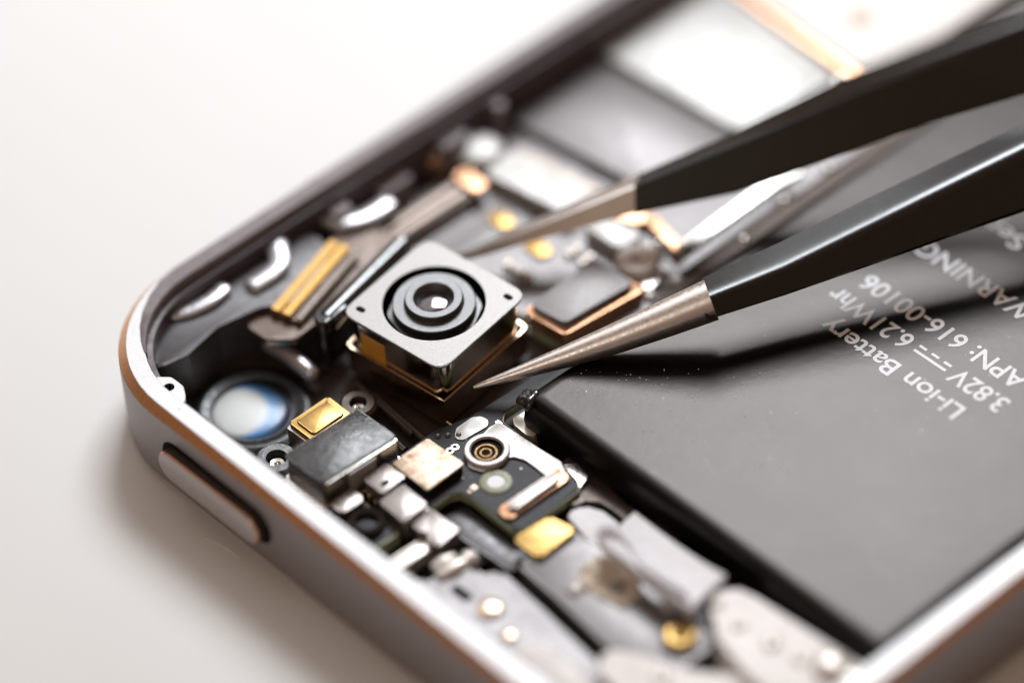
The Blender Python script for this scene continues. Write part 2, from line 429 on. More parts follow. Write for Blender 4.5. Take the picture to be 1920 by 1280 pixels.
sheen_ridge([U(465, 540, 5.2), U(505, 515, 5.3), U(525, 490, 5.4), U(515, 450, 5.5), U(495, 430, 5.5)], [.2] + [.75] * 23 + [.4])
finish('edge_rail', tube_bm(smooth_path([U(285, 690, 4.0), U(330, 660, 4.1), U(390, 622, 4.2), U(450, 575, 4.2)]), .22, 8), M_strap, cb)

# ------------------------------------------------------------------ camera module
cm_rot = Matrix.Rotation(R(2.0), 4, Vector((RT.x, RT.y, 0)).normalized()) @ Matrix.Rotation(R(7.1), 4, 'Z')
ctop = U(814, 568, 7.0)
camod = thing('camera_module', 'square silver camera module with round black lens, gripped by the tweezers', 'camera module')
camod.matrix_world = Matrix.Translation(ctop) @ cm_rot          # origin at the centre of the top plate
hw = 4.36
# tray
def shell(name, h0, zt, zb, th, r, m, zfloor=None):
    o = ray_loop(roundpoly([(-h0, -h0), (h0, -h0), (h0, h0), (-h0, h0)], r, 6), 0, 0, 96)
    ri = [max(q - th, .05) for q in r] if isinstance(r, list) else max(r - th, .05)
    i = ray_loop(roundpoly([(-h0 + th, -h0 + th), (h0 - th, -h0 + th), (h0 - th, h0 - th), (-h0 + th, h0 - th)], ri, 6), 0, 0, 96)
    return finish(name, ring_plate_bm(o, i, zb, zt), m, camod)
TR = [.45, .15, .45, .3]
slab('tray_floor', rect(-hw + .1, hw - .1, -hw + .1, hw - .1, .4), -5.3, -4.9, M_hole, camod, 0)
shell('tray', hw - .08, -3.1, -5.3, .16, TR, M_bronze)
shell('tray_rim', hw - .065, -3.04, -3.105, .12, TR, M_goldrim)
# nickel can: rounded square body with rounded corners
bm = bmesh.new()
N_ = 96
def rs(h, r): return ray_loop(rect(-h, h, -h, h, r, 8), 0, 0, N_)
ring_plate_bm(rs(hw - .32, 1.0), circ(0, 0, 3.5, N_), -4.7, -.36, bm)
finish('can', bm, M_nickel, camod)
shell('can_rim', hw - .2, -.26, -.36, .5, 1.0, M_goldrim)
bm = ring_plate_bm(rs(hw - .02, 1.05), circ(0, 0, 3.45, N_), -.2, -.03)
bm2 = ring_plate_bm(rs(hw - .06, 1.05), circ(0, 0, 3.40, N_), -.03, 0.0, bm)
plate = finish('top_plate', bm, M_plate, camod)
for px, py in ((-3.45, -3.35), (3.5, 3.35)):
    a = R(45)
    st = [(px + .0 + .22 * math.cos(t) + (.13 if math.cos(t) > 0 else -.13), py + .22 * math.sin(t)) for t in [2 * math.pi * i / 24 for i in range(24)]]
    b_ = prism_bm(st, -.02, .006, 0)
    finish('pin_hole', b_, M_hole, camod)
lathe('lens_well', [(3.44, -.05), (3.44, -2.4), (0, -2.4)], (0, 0, 0), M_blackg, camod, 64)
# barrel
bm = bmesh.new()
def octo(r, n=96, k=.92):
    out = []
    for i in range(n):
        a = 2 * math.pi * i / n
        o_ = r * k / max(math.cos(((a + R(22.5)) % R(45)) - R(22.5)), .01)
        out.append((min(r, o_) * math.cos(a + .4), min(r, o_) * math.sin(a + .4)))
    return out
secs = [[(x, y, -2.3) for x, y in octo(3.18, k=.93)], [(x, y, -.75) for x, y in octo(3.18, k=.93)], [(x, y, -.62) for x, y in octo(3.08, k=.95)],
        [(x, y, -.6) for x, y in circ(0, 0, 2.76, 96, .4)], [(x, y, .02) for x, y in circ(0, 0, 2.74, 96, .4)], [(x, y, .08) for x, y in circ(0, 0, 2.68, 96, .4)],
        [(x, y, .08) for x, y in circ(0, 0, 2.0, 96, .4)], [(x, y, .10) for x, y in circ(0, 0, 1.97, 96, .4)], [(x, y, .50) for x, y in circ(0, 0, 1.90, 96, .4)],
        [(x, y, .56) for x, y in circ(0, 0, 1.84, 96, .4)], [(x, y, .56) for x, y in circ(0, 0, 1.36, 96, .4)], [(x, y, .50) for x, y in circ(0, 0, 1.30, 96, .4)],
        [(x, y, .05) for x, y in circ(0, 0, 1.04, 96, .4)], [(x, y, -.2) for x, y in circ(0, 0, 1.0, 96, .4)]]
sweep_bm(secs, bm, caps=False)
bar = finish('lens_barrel', bm, M_matteb, camod, 25)
lathe('lens', [(1.02, -.12), (.98, -.04), (.8, .02), (.5, .07), (.25, .09), (0, .1)], (0, 0, 0), M_lens, camod, 48, 80)
slab('amber_patch', [(-3.0, -hw + .29), (-.9, -hw + .29), (-.9, -hw + .4), (-3.0, -hw + .4)], -3.2, -1.3, M_amber, camod, .03)  # amber patch on the front wall of the can
for i, (dx, dz) in enumerate(((0, -2.0), (0, -2.45), (0, -3.1), (0, -3.6))):
    lathe('solder_bead', [(.0, .17), (.12, .12), (.17, 0), (.12, -.12), (0, -.17)], (hw + .02, hw - .12, dz), M_plate, camod, 12, 80)
# flex cable with folded roll and board-to-board connector (moves with the module)
inv = (Matrix.Translation(ctop) @ cm_rot).inverted()
def loc(v): return inv @ Vector(v)
r0, r1 = U(612, 605, 5.2), U(757, 462, 5.2)
path = [loc(r0.lerp(r1, i / 6)) for i in range(7)]
finish('flex_roll', tube_bm(path, .82, 18, flat=1.05), M_blackg, camod, 50)
fp = poly(4.4, [(463, 588), (468, 615), (500, 636), (553, 636), (612, 590), (748, 462), (735, 440), (690, 420), (650, 425)])
bmf = prism_bm(roundpoly(fp, .5), 4.1, 4.4, .05)
for v in bmf.verts: v.co = loc(v.co)
finish('flex_cable', bmf, M_brown, camod)
bmf = prism_bm(roundpoly(fp, .5), 3.95, 4.1, 0)
for v in bmf.verts: v.co = loc(v.co)
finish('flex_stiffener', bmf, M_goldrim, camod)
fl = [(r0.x - .75, r0.y - .5), (r0.x + .6, r0.y - .75), (r0.x + .35, r0.y + 1.6), (r0.x - .6, r0.y + 1.8)]
bmf = prism_bm(roundpoly(fl, .3), 2.0, 5.9, .2)
for v in bmf.verts: v.co = loc(v.co)
finish('flex_fold', bmf, M_blackg, camod)
s0, s1 = U(531, 590, 4.9), U(643, 462, 4.9)
dv = (s1 - s0); ln = dv.length; dv.normalize(); sv = Vector((dv.y, -dv.x, 0)).normalized()
def bar_on(a, b, off, w_, z0, z1, m, name, parent, bev=.05):
    p = [a + sv * (off - w_ / 2), a + sv * (off + w_ / 2), b + sv * (off + w_ / 2), b + sv * (off - w_ / 2)]
    bm_ = prism_bm([tuple(q[:2]) for q in p], z0, z1, bev)
    for v in bm_.verts: v.co = loc(v.co)
    return finish(name, bm_, m, parent)
sock = bar_on(s0, s1, 0, 2.1, 4.4, 4.75, M_brown, 'connector', camod)
def ridged_row(off):
    bm_ = bmesh.new()
    for i in range(24):
        pa, pb = s0.lerp(s1, (i + .12) / 24), s0.lerp(s1, (i + .88) / 24)
        p = [pa + sv * (off - .31), pa + sv * (off + .31), pb + sv * (off + .31), pb + sv * (off - .31)]
        prism_bm([tuple(q[:2]) for q in p], 4.74, 5.08, .0, bm=bm_)
    p = [s0 + sv * (off - .24), s0 + sv * (off + .24), s1 + sv * (off + .24), s1 + sv * (off - .24)]
    prism_bm([tuple(q[:2]) for q in p], 4.73, 5.0, .0, bm=bm_)
    for v in bm_.verts: v.co = loc(v.co)
    return finish('contact_row', bm_, M_pin, sock)
ridged_row(-.62); ridged_row(.22)
bm = bmesh.new()
for i in range(17):
    p = loc(s0 + dv * (ln * (i + .5) / 17) + sv * 1.2 + Vector((0, 0, -.05)))
    lathe_bm([(0, .27), (.17, .2), (.25, 0), (.17, -.2), (0, -.27)], p, 10, bm)
finish('pin_row', bm, M_pinw, sock, 60)

# ------------------------------------------------------------------ front row by the top edge
mic = thing('microphone_can', 'small gold plated rectangular can beside the round lens window', 'microphone')
slab('substrate', rect(13.95, 16.6, 7.25, 10.9, .12), 1.0, 3.05, M_silver, mic)
slab('lid', rect(14.1, 16.45, 7.4, 10.75, .18), 3.07, 3.5, M_gold, mic, .12)
slab('lid_top', rect(14.4, 16.15, 7.75, 10.4, .2), 3.5, 3.66, M_gold, mic, .1)

blk = thing('sensor_block', 'silver metal block with wrinkled black tape over its top, next to the gold can', 'sensor')
slab('flange', roundpoly([(17.0, 3.6), (21.6, 3.6), (21.9, 10.8), (17.2, 10.8)], .5), 1.0, 2.7, M_silver, blk, .15)
slab('flange_step', roundpoly([(17.3, 3.95), (21.35, 3.95), (21.65, 10.6), (17.4, 10.6)], .4), 2.7, 3.1, M_silver, blk, .12)
slab('shell', roundpoly([(17.5, 4.3), (21.2, 4.4), (21.5, 10.45), (17.7, 10.3)], .3), 3.1, 5.0, M_silver, blk, .06)
slab('black_tape', roundpoly([(17.42, 4.2), (21.05, 4.35), (21.35, 10.45), (17.65, 10.35)], .25), 5.0, 5.16, M_tape, blk, .1)
slab('side_label', [(21.40, 6.3), (21.47, 6.3), (21.57, 8.4), (21.5, 8.4)], 3.4, 4.85, M_white, blk, 0)

# board with the numeral
pcb = thing('bracket_board', 'black circuit board marked 8 with a white screw plate, below the camera module', 'circuit board')
outl = [(21.0, 13.9), (21.7, 16.2), (21.9, 20.5), (22.3, 25.5), (23.2, 25.5), (23.1, 18.1), (23.6, 17.5), (29.3, 17.5), (30.9, 17.3), (31.6, 16.8), (31.6, 11.9), (31.1, 11.35), (27.2, 11.4), (26.3, 11.2), (26.0, 10.6), (26.0, 8.9), (25.4, 8.4), (21.4, 8.6), (21.1, 9.2)]
o2 = roundpoly(outl, .35, 4)
slab('substrate_edge', o2, 2.35, 2.97, M_pcbedge, pcb, 0)
ins = [(sum(p[0] for p in outl) / len(outl), sum(p[1] for p in outl) / len(outl))]
slab('solder_mask', roundpoly([(21.06, 13.9), (21.76, 16.2), (21.96, 20.5), (22.36, 25.45), (23.14, 25.45), (23.04, 18.0), (23.5, 17.44), (29.3, 17.44), (30.9, 17.24), (31.5, 16.75), (31.5, 11.95), (31.1, 11.45), (27.2, 11.48), (26.25, 11.27), (25.92, 10.6), (25.92, 8.95), (25.4, 8.48), (21.44, 8.68), (21.16, 9.2)], .35, 4), 2.975, 3.05, M_pcb, pcb, .02)
# plate with ring
hx, hy = 25.05, 14.75
pl = poly(3.1, [(936, 793), (918, 803), (884, 838), (872, 858), (880, 878), (905, 886), (930, 877), (945, 860), (965, 858), (985, 864), (1005, 878), (1020, 890), (1038, 902), (1060, 890), (1052, 868), (1010, 842), (970, 815)])
bm = bmesh.new()
slab('screw_plate', roundpoly(pl, .3, 4), 3.06, 3.22, M_white, pcb, .05)
lathe('screw_socket', [(1.48, 3.06), (1.48, 3.42), (1.40, 3.52), (1.15, 3.52), (1.06, 3.42), (1.02, 3.24), (.95, 3.235), (0, 3.235)], (hx, hy, 0), M_white, pcb, 48)
lathe('socket_bore', [(1.03, 3.40), (1.0, 3.26), (.8, 3.25), (0, 3.25)], (hx, hy, 0), M_hole, pcb, 36)
lathe('thread_ring', [(.78, 3.252), (.74, 3.30), (.62, 3.30), (.58, 3.256)], (hx, hy - .08, 0), M_amberglass, pcb, 36)
lathe('thread_ring', [(.44, 3.252), (.40, 3.28), (.30, 3.28), (.26, 3.256)], (hx, hy - .1, 0), M_amberglass, pcb, 36)
pi_ = poly(3.12, [(851, 820), (866, 826), (914, 799), (917, 786), (900, 780), (885, 782), (856, 802)])
slab('pill_pad', roundpoly(pi_, .45, 5), 3.055, 3.13, M_shield, pcb, .03)
lathe('via_ring', [(1.05, 3.055), (1.05, 3.12), (.95, 3.15), (.62, 3.15), (.6, 3.06)], (27.3, 13.45, 0), M_pcbedge, pcb, 36)
lathe('via_plug', [(.6, 3.06), (.55, 3.12), (0, 3.13)], (27.3, 13.45, 0), M_ink, pcb, 30)
sq = [(26.45, 11.95), (26.85, 11.95), (26.85, 12.35), (26.45, 12.35)]
slab('solder_pad', sq, 3.052, 3.075, M_chipgold, pcb, 0)
bm = bmesh.new()
for a, b in ((841.5, 845.5), (851, 838.5)):
    q = U(a + 2, b - 1, 3.08)
    bm = ring_plate_bm(circ(q.x, q.y, .26, 24), circ(q.x, q.y, .16, 24), 3.052, 3.08 + .00002 * a, bm)
finish('numeral', bm, M_goldrim, pcb)
slab('contact_strip', roundpoly([(29.3, 11.7), (30.5, 11.6), (30.6, 16.9), (29.4, 17.0)], .3), 3.06, 3.3, M_copper, pcb, .08)
slab('contact_strip', roundpoly([(29.55, 12.3), (30.35, 12.2), (30.4, 16.2), (29.6, 16.3)], .25), 3.3, 3.62, M_pinkm, pcb, .2)
blk2 = slab('copper_block', roundpoly([(22.0, 9.45), (25.25, 9.45), (25.2, 12.55), (21.95, 12.45)], .1), 3.06, 3.72, M_blackp, pcb, .03)
slab('block_lid', roundpoly([(21.95, 9.4), (25.3, 9.4), (25.25, 12.6), (21.9, 12.5)], .12), 3.72, 3.9, M_chipgold, pcb, .04)
for x, y in ((22.0, 14.1), (22.5, 14.6), (21.6, 13.6)):
    lathe('solder_bead', [(.2, 0), (.17, .12), (.1, .19), (0, .22)], (x, y, 3.05), M_plate, pcb, 14, 80)

for a, b, w_, h_, m_ in ((880, 921, .22, .18, M_chipgold), (842, 793, .5, .16, M_goldrim), (935, 792, .45, .3, M_goldrim), (862, 862, .12, .12, M_plate), (977, 878, .16, .16, M_ink), (868, 896, .14, .1, M_plate)):
    q = U(a, b, 3.07)
    slab('solder_dot', roundpoly([(q.x - w_ / 2, q.y - h_ / 2), (q.x + w_ / 2, q.y - h_ / 2), (q.x + w_ / 2, q.y + h_ / 2), (q.x - w_ / 2, q.y + h_ / 2)], .05), 3.052, 3.08, m_, pcb, 0)
# metal spring contacts running to the rim
sg = 'spring contacts between the board and the rim'
c1 = thing('spring_contact', 'pinkish metal clip with a dark notch, between silver block and copper square', 'contact clip', group=sg)
slab('clip', roundpoly([(21.9, 7.05), (23.7, 7.05), (23.6, 9.1), (21.75, 9.0)], .12), 2.6, 4.1, M_pinkm, c1, .05)
slab('notch', roundpoly([(22.9, 7.5), (23.3, 7.5), (23.3, 8.1), (22.9, 8.1)], .05), 4.09, 4.11, M_hole, c1, 0)
c2 = thing('spring_contact', 'plain pinkish metal clip beside the green edge of the board marked 8', 'contact clip', group=sg)
slab('clip', roundpoly([(24.0, 6.5), (26.4, 6.4), (26.3, 8.5), (23.9, 8.6)], .12), 2.4, 4.0, M_pinkm, c2, .05)
slab('clip_lip', rect(26.05, 26.5, 6.5, 8.5, .1), 2.4, 3.7, M_pinkm, c2, .1)
c3 = thing('spring_contact', 'pinkish metal clip with a round bite in its edge, nearest the grey plates', 'contact clip', group=sg)
slab('clip', roundpoly([(26.6, 6.9), (27.4, 6.8), (27.8, 7.2), (28.3, 6.7), (29.2, 6.8), (29.1, 8.7), (26.5, 8.6)], .12), 2.0, 3.6, M_pinkm, c3, .05)
slab('clip_tongue', roundpoly([(27.4, 3.6), (28.5, 3.6), (28.6, 7.0), (27.5, 7.0)], .3), 1.9, 3.0, M_pinw, c3, .15)

rb = thing('rim_board', 'small green edged board with a black screw hole, tucked under the bright rim', 'circuit board')
slab('substrate', roundpoly([(21.8, 3.0), (26.2, 3.0), (26.3, 6.2), (21.8, 6.4)], .3), 2.2, 3.1, M_pcbedge, rb, .05)
slab('solder_mask', roundpoly([(21.9, 3.0), (26.0, 3.0), (26.1, 6.1), (21.9, 6.3)], .3), 3.1, 3.15, M_pcb, rb, .02)
slab('white_pad', roundpoly([(21.6, 4.3), (22.9, 4.3), (23.0, 6.2), (21.7, 6.2)], .3), 3.16, 3.75, M_pinkm, rb, .2)
lathe('screw_hole', [(1.25, 3.16), (1.2, 3.55), (1.0, 3.65), (.75, 3.5), (.6, 2.9), (0, 2.85)], (24.3, 5.1, 0), M_blackg, rb, 36)

# ------------------------------------------------------------------ strap and notch contact
st = thing('retaining_strap', 'dark bronze strap with rounded end lying along the battery side', 'strap')
sp = poly(2.6, [(1050, 868), (1076, 850), (1102, 872), (1148, 918), (1175, 945), (1225, 975), (1262, 992), (1275, 1008), (1262, 1020), (1235, 1018), (1190, 990), (1150, 955), (1125, 940), (1098, 938), (1068, 950), (1058, 935), (1080, 910)])
slab('strap', roundpoly(sp, .4, 4), 2.2, 2.6, M_strap, st, .1)
slab('spring_tab', roundpoly(poly(3.0, [(1055, 872), (1080, 868), (1102, 892), (1085, 915), (1062, 900)]), .15), 2.6, 3.0, M_silver, st, .08)
vc = thing('notched_contact', 'white contact piece with a notch in it, below the battery corner', 'contact')
vp = poly(2.5, [(962, 782), (985, 768), (994, 785), (998, 802), (1006, 798), (1014, 772), (1026, 778), (1028, 790), (1000, 818), (988, 816), (964, 796)])
slab('contact', roundpoly(vp, .12, 3), 1.4, 2.5, M_pinw, vc, .06)

for a, b, z, r_ in ((692, 925, 3.3, .16), (705, 938, 3.2, .14), (660, 905, 3.0, .2)):
    q = U(a, b, z)
    lathe('post', [(r_, 1.2), (r_, z - .1), (r_ * .6, z), (0, z + .02)], (q.x, q.y, 0), M_goldrim, rb, 14, 60)
# ------------------------------------------------------------------ battery
bat = thing('battery', 'flat dark battery printed with white specification text', 'battery')
bx0, bx1, by0, by1 = 24.4, 56.3, 18.6, 112.0
bm = bmesh.new()
NB = 24
def bring(ins, z, r=1.0):
    return [(x, y, z) for x, y in roundpoly([(bx0 + ins, by0 + ins), (bx1 - ins, by0 + ins), (bx1 - ins, by1 - ins), (bx0 + ins, by1 - ins)], r, 6)]
secs = [bring(.5, 1.02, .3), bring(.15, 1.3, .35), bring(0.0, 2.0, .4), bring(-.12, 3.0, .4), bring(0.0, 4.4, .4), bring(.1, 4.8, .4), bring(.28, 5.06, .4), bring(.55, 5.17, .4), bring(1.0, 5.2, .35)]
sweep_bm(secs, bm)
finish('pouch', bm, M_batt, bat, 60)
bm = bmesh.new()
bmesh.ops.create_icosphere(bm, subdivisions=4, radius=1.0)
for v in bm.verts:
    q = v.co.copy()
    k = 1 + .12 * math.sin(5 * q.x + 2 * q.y) + .10 * math.sin(7 * q.y - 3 * q.z + 1)
    v.co = Vector((24.75 + q.x * .75 * k, 19.0 + q.y * .85 * k, 4.75 + q.z * .5 * k))
finish('corner_fold', bm, M_blackg, bat, 80)
def bline(s, x_start, x_end, y, size):
    return text_mesh('printed_text', s, (x_start, y, 5.213), math.pi, size, x_start - x_end, M_ink, bat)
bline('Li-ion Battery', 45.6, 33.55, 37.55, 2.0)
# second line: volts, direct-current mark, watt hours
bline('3.82V', 47.2, 42.75, 40.0, 2.05)
bline('6.21Whr', 38.9, 31.9, 40.0, 2.05)
bm = bmesh.new()
prism_bm([(39.5, 39.25), (42.3, 39.25), (42.3, 39.02), (39.5, 39.02)], 5.207, 5.22, 0, bm=bm)
for i in range(3):
    xa = 39.5 + i * 1.08
    prism_bm([(xa, 39.78), (xa + .64, 39.78), (xa + .64, 39.56), (xa, 39.56)], 5.207, 5.22, 0, bm=bm)
finish('printed_symbol', bm, M_ink, bat)
bline('APN: 616-00106', 46.7, 32.6, 42.35, 2.05)
bline('WARNING', 43.3, 33.0, 47.3, 2.05)
bline('Sep', 37.9, 34.3, 52.0, 2.05)

# ------------------------------------------------------------------ lower assemblies next to the top edge
lp = thing('lower_plate', 'dull grey metal plate with gold dots beside the rim, in front of the notched clip', 'cover plate')
slab('plate', roundpoly([(29.2, 2.4), (46, 2.4), (46, 7.0), (41.5, 7.6), (36.5, 8.2), (33.2, 8.5), (32.4, 7.2), (31.0, 7.2), (30.4, 4.0), (29.2, 4.2)], .6), 1.6, 3.0, M_grey, lp, .25)
lathe('gold_dot', [(.85, 3.0), (.85, 3.12), (.6, 3.22), (0, 3.26)], (*U(918, 1140, 3.1)[:2], 0), M_goldrim, lp, 30, 60)
lathe('gold_dot', [(.5, 3.0), (.5, 3.1), (.35, 3.17), (0, 3.2)], (*U(955, 1190, 3.1)[:2], 0), M_goldrim, lp, 30, 60)
hq = U(865, 1112, 3.0)
slab('plate_hole', roundpoly([(hq.x - .8, hq.y - .35), (hq.x + .8, hq.y - .35), (hq.x + .8, hq.y + .35), (hq.x - .8, hq.y + .35)], .3), 3.0, 3.02, M_hole, lp, 0)
slab('white_film', roundpoly(poly(3.3, [(960, 1225), (990, 1195), (1060, 1230), (1120, 1290), (1060, 1320)]), .6), 3.0, 3.3, M_film, lp, .2)
ck = thing('coil_clip', 'cream coiled contact spring in a dark slot beside the grey plate', 'spring')
slab('slot_base', roundpoly(poly(2.4, [(795, 1075), (850, 1025), (895, 1040), (920, 1045), (850, 1100)]), .4), 1.2, 2.4, M_hole, ck, .1)
for a, b, r_ in (((812, 1068), (852, 1045), .55), ((822, 1085), (878, 1052), .6), ((868, 1058), (884, 1040), .5)):
    finish('coil', tube_bm([U(*a, 2.9), U((a[0] + b[0]) / 2, (a[1] + b[1]) / 2, 3.0), U(*b, 2.9)], [r_ * .7, r_, r_ * .7], 14), M_pinw, ck, 60)
lathe('coil_post', [(.6, 2.4), (.6, 3.1), (.45, 3.25), (0, 3.3)], (*U(880, 1040, 3.2)[:2], 0), M_pinw, ck, 28, 60)
dp = thing('dark_cover', 'dark grey soft sheet in the gap below the board marked 8', 'cover sheet')
slab('sheet', roundpoly([(26.3, 9.2), (29.0, 9.2), (31.6, 9.4), (33.0, 9.4), (33, 11.2), (26.6, 11.3)], .4), 1.2, 2.0, M_dgrey, dp, .2)
up_ = thing('speaker_cover', 'grey speaker cover with brown adhesive crust, by the folded white tape', 'speaker cover')
slab('cover', roundpoly([(33.4, 9.6), (37, 9.4), (42, 8.9), (47, 8.3), (47, 13.8), (42, 14.2), (36.0, 14.2), (33.6, 14.0)], .5), 1.4, 2.9, M_grey, up_, .25)
# crust
bm = bmesh.new()
rp = roundpoly(poly(3.0, [(1085, 1100), (1092, 1062), (1125, 1040), (1160, 1052), (1200, 1085), (1195, 1120), (1165, 1140), (1130, 1118)]), .8, 4)
bm = prism_bm(rp, 2.9, 3.0, .05)
for k in range(260):
    i_ = random.randrange(len(rp)); cx_ = sum(p[0] for p in rp) / len(rp); cy_ = sum(p[1] for p in rp) / len(rp)
    f_ = math.sqrt(random.random()) * 1.04; q_ = random.uniform(.06, .17)
    x_, y_ = cx_ + (rp[i_][0] - cx_) * f_ + random.uniform(-.15, .15), cy_ + (rp[i_][1] - cy_) * f_ + random.uniform(-.15, .15)
    lathe_bm([(q_, 0), (q_ * .8, q_ * .7), (0, q_)], (x_, y_, 2.98 + random.uniform(0, .06)), 6, bm)
finish('adhesive_crust', bm, M_resid, up_)
lathe('bead', [(.5, 3.1), (.42, 3.28), (.2, 3.38), (0, 3.4)], (*U(1157, 1096, 3.3)[:2], 0), M_pinkm, up_, 20, 80)
lathe('bead', [(.6, 2.9), (.5, 3.08), (.2, 3.16), (0, 3.17)], (*U(1078, 1103, 3.0)[:2], 0), M_white, up_, 24, 80)
lathe('bead', [(.5, 2.9), (.42, 3.1), (.2, 3.18), (0, 3.2)], (*U(1255, 1135, 3.0)[:2], 0), M_white, up_, 24, 80)
lathe('gold_ring', [(1.0, 2.9), (1.15, 3.3), (.95, 3.45), (.5, 3.4), (.3, 3.3), (0, 3.28)], (*U(1275, 1192, 3.2)[:2], 0), M_gold, up_, 30, 60)
gp = thing('gold_pad', 'bright gold pad at the corner of the speaker cover', 'contact pad')
slab('pad', roundpoly(poly(3.3, [(962, 1010), (1030, 968), (1080, 992), (1010, 1045)]), .25), 2.9, 3.3, M_gold, gp, .14)
fm = thing('white_tape', 'crumpled white fibre tape pressed against the gold pad', 'tape')
slab('tape', roundpoly(poly(2.8, [(1060, 962), (1095, 948), (1130, 958), (1165, 985), (1150, 1005), (1118, 1028)]), .4), 1.4, 2.8, M_foam, fm, .3)
lf = thing('folded_flex', 'pale grey ribbon folded into a loop beside the white tape', 'ribbon cable')
def P_(a, b, z): return U(a, b, z)
pth = smooth_path([P_(1300, 1150, 4.2), P_(1235, 1105, 4.2), P_(1180, 1062, 4.3), P_(1140, 1032, 4.4), P_(1122, 1012, 4.5), P_(1132, 1000, 4.6), P_(1156, 1000, 4.6), P_(1185, 1030, 4.5), P_(1210, 1070, 4.4), P_(1290, 1120, 4.3)], 8)
finish('ribbon', ribbon_bm(pth, (0.05, -.25, 1), 1.5, .14), M_foam, lf, 70)
wf = thing('wide_flex', 'wide blurred pale ribbon cable running along the battery side to the far frame', 'ribbon cable')
pa = smooth_path([P_(1160, 990, 3.0), P_(1210, 1030, 3.3), P_(1280, 1080, 3.6), P_(1330, 1110, 4.2)], 6)
finish('ribbon', ribbon_bm(pa, (0, 1, .2), 3.0, .25), M_foam, wf, 70)
slab('ribbon_head', roundpoly(poly(4.4, [(1330, 1120), (1375, 1098), (1420, 1120), (1530, 1190), (1640, 1262), (1600, 1330), (1480, 1330), (1400, 1262), (1345, 1195)]), .6), 1.6, 4.4, M_film, wf, .6)
slab('ribbon_foot', roundpoly(poly(3.6, [(1130, 1215), (1200, 1225), (1290, 1255), (1420, 1270), (1480, 1330), (1200, 1330), (1120, 1260)]), .6), 1.6, 3.6, M_film, wf, .5)
for a, b, z, r_ in ((1560, 1238, 5.0, 1.2), (1600, 1268, 4.8, 1.1)):
    lathe('screw_head', [(r_, z - 1), (r_, z - .3), (r_ * .7, z), (0, z + .05)], (*U(a, b, z)[:2], 0), M_pinw, wf, 24, 60)

for a, b, z, r_, m_ in ((1500, 1232, 4.5, .55, M_pinw), (1385, 1170, 4.5, .45, M_pinw), (1448, 1205, 4.5, .6, M_pinw), (1410, 1262, 4.0, .45, M_copper), (1240, 1268, 3.7, .6, M_pinw), (1560, 1262, 4.5, .4, M_copper), (1345, 1130, 4.5, .4, M_pinw)):
    lathe('rivet', [(r_, z - .4), (r_, z - .1), (r_ * .6, z + .1), (0, z + .14)], (*U(a, b, z)[:2], 0), m_, wf, 18, 60)  # bright heads added so their glints blur into pale discs
# ------------------------------------------------------------------ main board along the long edge
lb = thing('logic_board', 'long dark logic board with silver shields and gold pads, along the far long edge', 'circuit board')
slab('substrate', roundpoly([(3.0, 21.5), (9.5, 22.0), (11.5, 24.6), (22.4, 25.8), (23.6, 33.5), (22.0, 34.5), (21.8, 50), (21.8, 100), (3.0, 100)], .4), 1.4, 2.75, M_pcbedge, lb, 0)
slab('solder_mask', roundpoly([(3.05, 21.6), (9.45, 22.1), (11.4, 24.7), (22.3, 25.9), (23.5, 33.5), (21.9, 34.4), (21.7, 50), (21.7, 100), (3.05, 100)], .4), 2.75, 2.82, M_grey, lb, .03)
for a, b in ((940, 412), (1010, 465)):
    c = U(a, b, 3.0)
    pp = [(c.x + dx, c.y + dy) for dx, dy in ((-1.0, -.62), (1.0, -.62), (1.0, .62), (-1.0, .62))]
    slab('gold_pad', roundpoly(pp, .55), 2.83, 3.05, M_gold, lb, .1)
slab('chip', roundpoly([(18.0, 25.2), (20.9, 25.6), (21.4, 31.4), (17.9, 31.2)], .35), 3.6, 4.5, M_chip, lb, .1)
slab('chip_frame', roundpoly([(17.7, 24.8), (21.3, 25.2), (21.9, 31.9), (17.6, 31.6)], .3), 2.83, 3.9, M_copper, lb, .1)
slab('shield_can', roundpoly(poly(4.0, [(1092, 422), (1130, 402), (1205, 437), (1163, 467)]), .4), 2.83, 4.0, M_shield, lb, .12)
slab('copper_block', roundpoly(poly(3.6, [(1125, 395), (1165, 365), (1212, 385), (1205, 420), (1160, 410)]), .3), 2.83, 3.6, M_copper, lb, .15)
c = U(1195, 482, 4.2)
lathe('standoff', [(1.45, 2.83), (1.45, 4.0), (1.3, 4.2), (.55, 4.2), (.4, 4.0), (.35, 3.4), (0, 3.4)], (c.x, c.y, 0), M_film, lb, 30)
slab('standoff_foot', roundpoly(poly(3.4, [(1190, 515), (1220, 500), (1245, 520), (1212, 548)]), .3), 2.83, 3.4, M_silver, lb, .15)
c = U(1268, 516, 4)
lathe('screw_head', [(.5, 2.83), (.5, 3.6), (.3, 3.8), (0, 3.85)], (c.x, c.y, 0), M_white, lb, 20, 60)
for a, b, an in ((1118, 592, 0), (1146, 572, 1), (1172, 556, 0), (1212, 548, 1), (1238, 512, 0), (1222, 470, 1), (1075, 470, 0), (1098, 486, 0), (960, 500, 1), (985, 515, 1)):
    q = U(a, b, 3.1); lx, ly = (.5, .26) if an else (.26, .5)
    c_ = slab('capacitor', rect(q.x - lx, q.x + lx, q.y - ly, q.y + ly), 2.83, 3.22, M_beige, lb, .04)
    for sg_ in (-1, 1):
        ex, ey = (sg_ * .42, 0) if an else (0, sg_ * .42)
        wx, wy = (.1, .28) if an else (.28, .1)
        slab('end_cap', rect(q.x + ex - wx, q.x + ex + wx, q.y + ey - wy, q.y + ey + wy), 2.83, 3.26, M_pinw, c_, .04)
